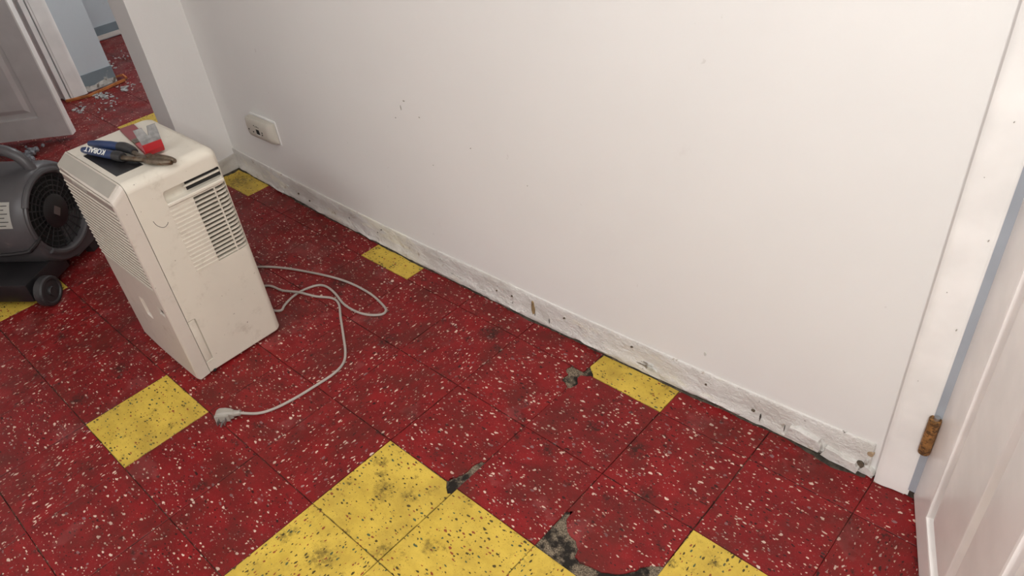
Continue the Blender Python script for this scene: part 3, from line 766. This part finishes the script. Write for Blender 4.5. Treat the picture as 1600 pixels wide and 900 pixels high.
ovtube('grip_collar', [(-7.33, -2.30, .06), (-7.25, -2.275, .06), (-7.12, -2.262, .058), (-7.05, -2.265, .055)], [.054, .058, .048, .04], [.05, .054, .046, .036], M_RUBBER, pl)
ovtube('handle_steel', [(-7.07, -2.265, .05), (-6.96, -2.275, .05), (-6.84, -2.265, .05), (-6.75, -2.235, .05)], [.03, .028, .034, .045], [.026, .026, .028, .034], M_OLDSTEEL, pl)
ovtube('jaw', [(-6.78, -2.275, .045), (-6.70, -2.245, .048), (-6.60, -2.20, .045), (-6.53, -2.165, .042), (-6.485, -2.14, .038)], [.04, .058, .05, .036, .022], [.034, .042, .038, .032, .024], M_OLDSTEEL, pl)
ovtube('jaw', [(-6.77, -2.235, .052), (-6.69, -2.20, .056), (-6.60, -2.15, .052), (-6.53, -2.12, .048), (-6.48, -2.105, .042)], [.04, .052, .042, .032, .02], [.034, .042, .038, .032, .024], M_OLDSTEEL, pl)
bm = BM(); cyl(bm, pt(-6.735, -2.245, .02), pt(-6.735, -2.245, .105), .032*T, 14); obj('pivot', bm, M_OLDSTEEL, pl, True)
# lettering on the front grip, upside down for the viewer
cu = bpy.data.curves.new('lettering', 'FONT'); cu.body = 'KOBALT'; cu.size = .085*T; cu.extrude = .0006; cu.align_x = 'CENTER'; cu.align_y = 'CENTER'
to = bpy.data.objects.new('lettering', cu); C.objects.link(to); bpy.context.view_layer.update()
me = bpy.data.meshes.new_from_object(to.evaluated_get(bpy.context.evaluated_depsgraph_get())); bpy.data.objects.remove(to)
me.materials.append(M_WHITEINK)
lt = bpy.data.objects.new('lettering', me); C.objects.link(lt); lt.parent = pl
gdv = Vector((.21, .055, 0)).normalized(); ex = -gdv; nrm = (Vector((.26, -.966, 0))*.62+Vector((0, 0, .80))).normalized(); ey = nrm.cross(ex)
lt.matrix_local = Matrix.Translation(pt(-7.40, -2.495, .06)+nrm*.0505*T) @ Matrix(((ex.x, ey.x, nrm.x, 0), (ex.y, ey.y, nrm.y, 0), (ex.z, ey.z, nrm.z, 0), (0, 0, 0, 1)))

# ------------------------------------------------------------------ small wall unit above the baseboard
wu = empty('wall_sensor_unit', W(-9.43, ybb(-9.43)+.022, 1.0)); tag(wu, 'small yellowed plastic unit with dark square opening fixed low on white wall', 'wall unit')
def wl(x, y, z): return Vector(((x+9.43)*T, (y-ybb(-9.43)-.022)*T, (z-1.0)*T))
yw = ybb(-9.43)+.022
bm = BM(); box(bm, wl(-9.82, yw-.022, .975), wl(-9.10, yw+.002, 1.375)); bmesh.ops.recalc_face_normals(bm, faces=bm.faces); bev(bm, .012*T); obj('back_plate', bm, M_WALL, wu, True)
bm = BM(); sect = [(.02, 1.0), (.075, 1.01), (.115, 1.05), (.13, 1.12), (.132, 1.22), (.125, 1.32), (.10, 1.355), (.02, 1.36)]
loft(bm, [[wl(x, yw-.02+(0-p[0])*k, 1.18+(p[1]-1.18)*kz) for p in sect] for x, k, kz in ((-9.80, .8, .93), (-9.785, .95, .98), (-9.74, 1, 1), (-9.24, 1, 1), (-9.19, .9, .99), (-9.135, .62, .96), (-9.12, .4, .93))])
obj('cover', bm, M_UNIT, wu, True)
bm = BM(); box(bm, wl(-9.505, yw-.1545, 1.135), wl(-9.42, yw-.13, 1.215)); obj('square_opening', bm, M_DARK, wu)
bm = BM(); box(bm, wl(-9.52, yw-.1535, 1.12), wl(-9.405, yw-.135, 1.13)); obj('opening_rim', bm, M_WHITEINK, wu)
for (x, z) in ((-9.72, 1.17), (-9.60, 1.15), (-9.35, 1.15), (-9.34, 1.19)):
    bm = BM(); cyl(bm, wl(x, yw-.1545, z), wl(x, yw-.13, z), .013*T, 10); obj('pin_hole', bm, M_DARK, wu)
for (x, z, l) in ((-9.54, 1.265, .018), (-9.50, 1.255, .012), (-9.46, 1.26, .02), (-9.42, 1.255, .012)):
    bm = BM(); box(bm, wl(x-l/2, yw-.153, z-.008), wl(x+l/2, yw-.13, z+.008)); obj('printed_mark', bm, M_PRINT, wu)

# ------------------------------------------------------------------ air mover (blower)
az = math.radians(36)
an = Vector((math.cos(az), math.sin(az), 0)); at = Vector((math.sin(az), -math.cos(az), 0))     # axis (towards the inlet), and image-left tangent
IC = Vector((-10.34, -2.58, .95))
am = empty('air_mover', W(IC.x-an.x*.5, IC.y-an.y*.5, 0)); tag(am, 'charcoal air mover blower with round black inlet grille behind the dehumidifier', 'air mover')
am0 = Vector(am.location)
def al(a, t, z): # axial from the inlet face (negative = inwards), tangential to image-left, height; metres relative to am
    p = Vector((IC.x, IC.y, 0)) + an*a + at*t; return W(p.x, p.y, z) - am0
RO, ZC = .73, .95
TO, ZO = -.06, .90             # centre of the outer drum
NA = 48
def volute(ang): return RO
def ring(a, r, zc=ZC, tc=0): return [al(a, tc+r*math.cos(q), zc+r*math.sin(q)) for q in [2*math.pi*k/NA for k in range(NA)]]
bm = BM(); RI = .53
rings = [ring(-1.15, RI)] + [ring(a_, r_, ZO, TO) for a_, r_ in ((-1.16, RO*.86), (-1.12, RO*.94), (-1.02, RO), (-.16, RO), (-.07, RO*.972), (-.025, RO*.93))] + [ring(-.008, RI+.075), ring(-.006, RI+.06), ring(.012, RI+.045), ring(.012, RI+.01), ring(-.03, RI), ring(-.12, RI-.02)]
loft(bm, rings, True, False); obj('housing', bm, M_HOUSING, am, True)
# outlet duct, tangential at the bottom, towards the back
bm = BM(); loft(bm, [[al(a, t, z) for a, z in ((-1.1, .14), (-.06, .14), (-.06, zt), (-1.1, zt))] for t, zt in ((-.0, .8), (-.6, .72), (-1.1, .55))]); bev(bm, .05*T, 3, 40)
obj('outlet_duct', bm, M_HOUSING, am, True)
bm = BM(); loft(bm, [ring(-.13, RI-.01), ring(-.12, RI-.01)]); obj('inlet_backing', bm, M_DARK, am)
# grille rings, spokes and hub
for r in (.50, .43, .36, .29):
    bm = BM(); tube(bm, [al(-.035, r*math.cos(q), ZC+r*math.sin(q)) for q in [2*math.pi*k/40 for k in range(41)]], .010*T, 6, False); obj('grille_ring', bm, M_BLACKP, am, True)
for k in range(24):
    q = 2*math.pi*k/24; bm = BM(); cyl(bm, al(-.03, .2*math.cos(q), ZC+.2*math.sin(q)), al(-.03, .525*math.cos(q), ZC+.525*math.sin(q)), .009*T, 6); obj('grille_spoke', bm, M_BLACKP, am)
bm = BM(); loft(bm, [ring(-.06, .24), ring(-.02, .24), ring(-.005, .21)]); obj('grille_hub', bm, M_BLACKP, am, True)
bm = BM(); loft(bm, [[al(-.006, t, ZC+z) for t, z in ((-.075, 0), (0, -.085), (.075, 0), (0, .085))], [al(.002, t, ZC+z) for t, z in ((-.075, 0), (0, -.085), (.075, 0), (0, .085))]]); obj('hub_badge', bm, simple('dull_badge', (.10, .075, .07), .5), am)
# raised lip arcs around the inlet
for a0, a1 in ((35, 125), (215, 320)):
    bm = BM(); pts = [al(.0, (RI+.05)*math.cos(math.radians(a0+(a1-a0)*k/20)), ZC+(RI+.05)*math.sin(math.radians(a0+(a1-a0)*k/20))) for k in range(21)]
    tube(bm, pts, .045*T, 10); obj('inlet_lip', bm, M_HOUSING, am, True)
# handle
HT = ZO+RO
bm = BM(); tube(bm, spline([al(-.10, TO, HT-.08), al(-.15, TO, HT+.08), al(-.28, TO, HT+.21), al(-.52, TO, HT+.27), al(-.80, TO, HT+.22), al(-.97, TO, HT+.08), al(-1.03, TO, HT-.08)], 6), .075*T, 12); obj('handle', bm, M_HOUSING, am, True)
# label on the drum
bm = BM(); rings = []
for k in range(7):
    q = math.radians(14+(42-14)*k/6); r = RO+.004
    rings.append([al(-.48, TO+r*math.cos(q), ZO+r*math.sin(q)), al(-.17, TO+r*math.cos(q), ZO+r*math.sin(q))])
vs = [[bm.verts.new(p) for p in r_] for r_ in rings]
for a, b in zip(vs, vs[1:]): bm.faces.new((a[0], a[1], b[1], b[0]))
bmesh.ops.solidify(bm, geom=bm.faces[:], thickness=.003*T)
lab = obj('rating_label', bm, M_LABEL, am)
for k in range(6):
    q = math.radians(17+4.2*k); r = RO+.007; bm = BM(); tube(bm, [al(-.44, TO+r*math.cos(q), ZO+r*math.sin(q)), al(-.26+.05*(k % 2), TO+r*math.cos(q), ZO+r*math.sin(q))], .006*T, 4); obj('printed_line', bm, M_PRINT, lab)
# seam with black cable
cq = lambda a_, dg, rr_: al(a_, TO+rr_*math.cos(math.radians(dg)), ZO+rr_*math.sin(math.radians(dg)))
bm = BM(); tube(bm, spline([al(.0, RI*.97, ZC-.12), cq(-.01, -9, RO*.93), cq(-.08, -13, RO*.985), cq(-.16, -16, RO+.008), cq(-.5, -20, RO+.008), cq(-1.0, -20, RO+.008)], 6), .03*T, 8); obj('inlet_cable', bm, M_BLACKP, am, True)
# base with axle and wheels
bm = BM(); loft(bm, [[al(a, t, z) for a, z in ((-1.12, .13), (-.08, .13), (-.08, .42), (-1.12, .42))] for t in (1.05, .2)]); bev(bm, .03*T, 2); obj('base_frame', bm, M_BLACKP, am, True)
WT = (IC.x + 0, )
for a in (.06, -1.25):
    wc_t, wz = .90, .215
    bm = BM(); rg = []
    for aa, r in ((-.07, .12), (-.065, .195), (-.045, .213), (.045, .213), (.065, .195), (.07, .165), (.05, .15), (.05, .07), (.085, .06), (.085, .03)):
        rg.append([al(a+aa, wc_t+r*math.cos(q), wz+r*math.sin(q)) for q in [2*math.pi*k/28 for k in range(28)]])
    loft(bm, rg); obj('wheel', bm, M_RUBBER, am, True)
bm = BM(); cyl(bm, al(.02, .90, .215), al(-1.2, .90, .215), .045*T, 12); obj('axle', bm, M_BLACKP, am, True)
for a in (-.15, -1.0):
    bm = BM(); loft(bm, [[al(a-.06, t, z) for t, z in ((-.5, 0), (-.35, 0), (-.3, .2), (-.55, .2))], [al(a+.06, t, z) for t, z in ((-.5, 0), (-.35, 0), (-.3, .2), (-.55, .2))]]); obj('rubber_foot', bm, M_RUBBER, am)

# ------------------------------------------------------------------ hall clutter
bm = BM(); tube(bm, [W(*fl(104, 160), .03), W(*fl(140, 152), .035), W(*fl(196, 127), .04)], .035*T, 4)
tag(obj('wood_strip', bm, M_ORANGE), 'long orange wood strip lying along the foot of the blue wall', 'wood strip')
bm = BM(); tube(bm, [W(*fl(175, 124), .035), W(*fl(194, 122), .08), W(*fl(199, 125), .05)], .03*T, 4)
tag(obj('wood_offcut', bm, M_ORANGE), 'short orange wood offcut at the corner of the blue wall', 'wood offcut')
bm = BM()
def flake(bm, x, y, s, z=.004):
    n = random.randint(4, 6); a0 = random.random()*6
    pts = [((x+s*math.cos(a0+6.283*k/n)*random.uniform(.4, 1.1))*T, (y+s*math.sin(a0+6.283*k/n)*random.uniform(.4, 1.1))*T) for k in range(n)]
    hh = random.uniform(.004, .02)
    a = [bm.verts.new((p[0], p[1], z*T*.2)) for p in pts]; b = [bm.verts.new((p[0], p[1], (z+hh*random.uniform(.5, 2))*T)) for p in pts]
    bm.faces.new(b); 
    for i in range(n): bm.faces.new((a[i], a[(i+1) % n], b[(i+1) % n], b[i]))
for (px, py, nn, sp, s) in ((160,150,26,9,.05),(150,148,14,6,.05),(165,100,10,6,.045),(172,105,6,4,.06),(192,140,8,7,.06),(125,172,10,9,.05),(170,160,12,14,.03),(205,135,10,9,.03),(190,90,12,12,.03),(150,180,10,20,.03)):
    for k in range(nn):
        q = fl(px+random.gauss(0, sp), py+random.gauss(0, sp*.35)); 
        if q[0] > -17.42 or q[1] > 1.45: flake(bm, q[0], q[1], s*random.uniform(.5, 1.3))
tag(obj('paint_flakes', bm, M_FLAKE), 'grey paint flakes scattered on the hall floor by the blue wall', 'paint flakes', kind='stuff')
bm = BM(); q0 = fl(48, 243)
for k in range(26):
    x, y = q0[0]+random.gauss(0, .12), q0[1]+random.gauss(0, .09); z = abs(random.gauss(0, .04))
    v0 = len(bm.verts); bmesh.ops.create_icosphere(bm, subdivisions=1, radius=random.uniform(.025, .06)*T, matrix=Matrix.Translation(W(x, y, z+.02)) @ Matrix.Rotation(random.random()*3, 4, 'X'))
tag(obj('lint_clump', bm, M_LINT), 'clump of grey lint on the floor behind the air mover', 'lint', kind='stuff')

# ------------------------------------------------------------------ lamps and added fill panels
def bulb_light(name, p, e, c, parent, r=.13):
    ld = bpy.data.lights.new(name, 'POINT'); ld.energy = e; ld.color = c; ld.shadow_soft_size = r*T
    o = bpy.data.objects.new(name, ld); C.objects.link(o); o.location = W(*p); o.parent = parent
    if parent: o.matrix_parent_inverse = Matrix.Translation(parent.location).inverted()
M_FILLGLOW = NT('warm_fill_diffuser'); M_FILLGLOW.put(M_FILLGLOW.b.inputs['Emission Color'], (1, .86, .7, 1)); M_FILLGLOW.b.inputs['Emission Strength'].default_value = .6; M_FILLGLOW = M_FILLGLOW.done((.9, .88, .84), .4)  # glow for the diffusers of the added fill panels
def ceiling_lamp(label, pts, e, c):
    cx = sum(p[0] for p in pts)/len(pts); cy = sum(p[1] for p in pts)/len(pts)
    L = empty('ceiling_lamp', W(cx, cy, CEIL)); tag(L, label, 'lamp')
    bm = BM(); cyl(bm, (0, 0, 0), (0, 0, -.12*T), .55*T, 28); bev(bm, .02*T); obj('base_plate', bm, M_TRIM, L, True)
    for p in pts:
        v = Vector(((p[0]-cx)*T, (p[1]-cy)*T, 0)); zb = (p[2]-CEIL)*T
        bm = BM(); cyl(bm, v+Vector((0, 0, -.1*T)), v+Vector((0, 0, zb+.42*T)), .09*T, 14); obj('socket', bm, M_TRIM, L, True)
        bulb_light('bulb_light', p, e, c, L)
ceiling_lamp('two bulb hanging lamp of the red floored room', BULBS, ROOM_LIGHT, (1.0, 1.0, .965))
ceiling_lamp('single bulb ceiling lamp of the hall', [HALL_BULB], HALL_LIGHT, (.93, .96, 1.0))
for (px_, py_), pw, plabel in FILL_PANELS:
    pnl = empty('fill_panel', W(px_, py_, CEIL)); tag(pnl, plabel, 'lamp', 'added fill lights')
    bm = BM(); box(bm, (-.62, -.32, -.02), (.62, .32, 0)); bev(bm, .004); obj('frame', bm, M_TRIM, pnl)
    bm = BM(); box(bm, (-.58, -.28, -.024), (.58, .28, -.018)); obj('diffuser', bm, M_FILLGLOW, pnl)
    ld = bpy.data.lights.new('fill_light', 'AREA'); ld.shape = 'RECTANGLE'; ld.size = 1.16; ld.size_y = .56; ld.energy = pw; ld.color = (.96, 1, 1.03)
    lo = bpy.data.objects.new('fill_light', ld); C.objects.link(lo); lo.parent = pnl; lo.location = (0, 0, -.03)
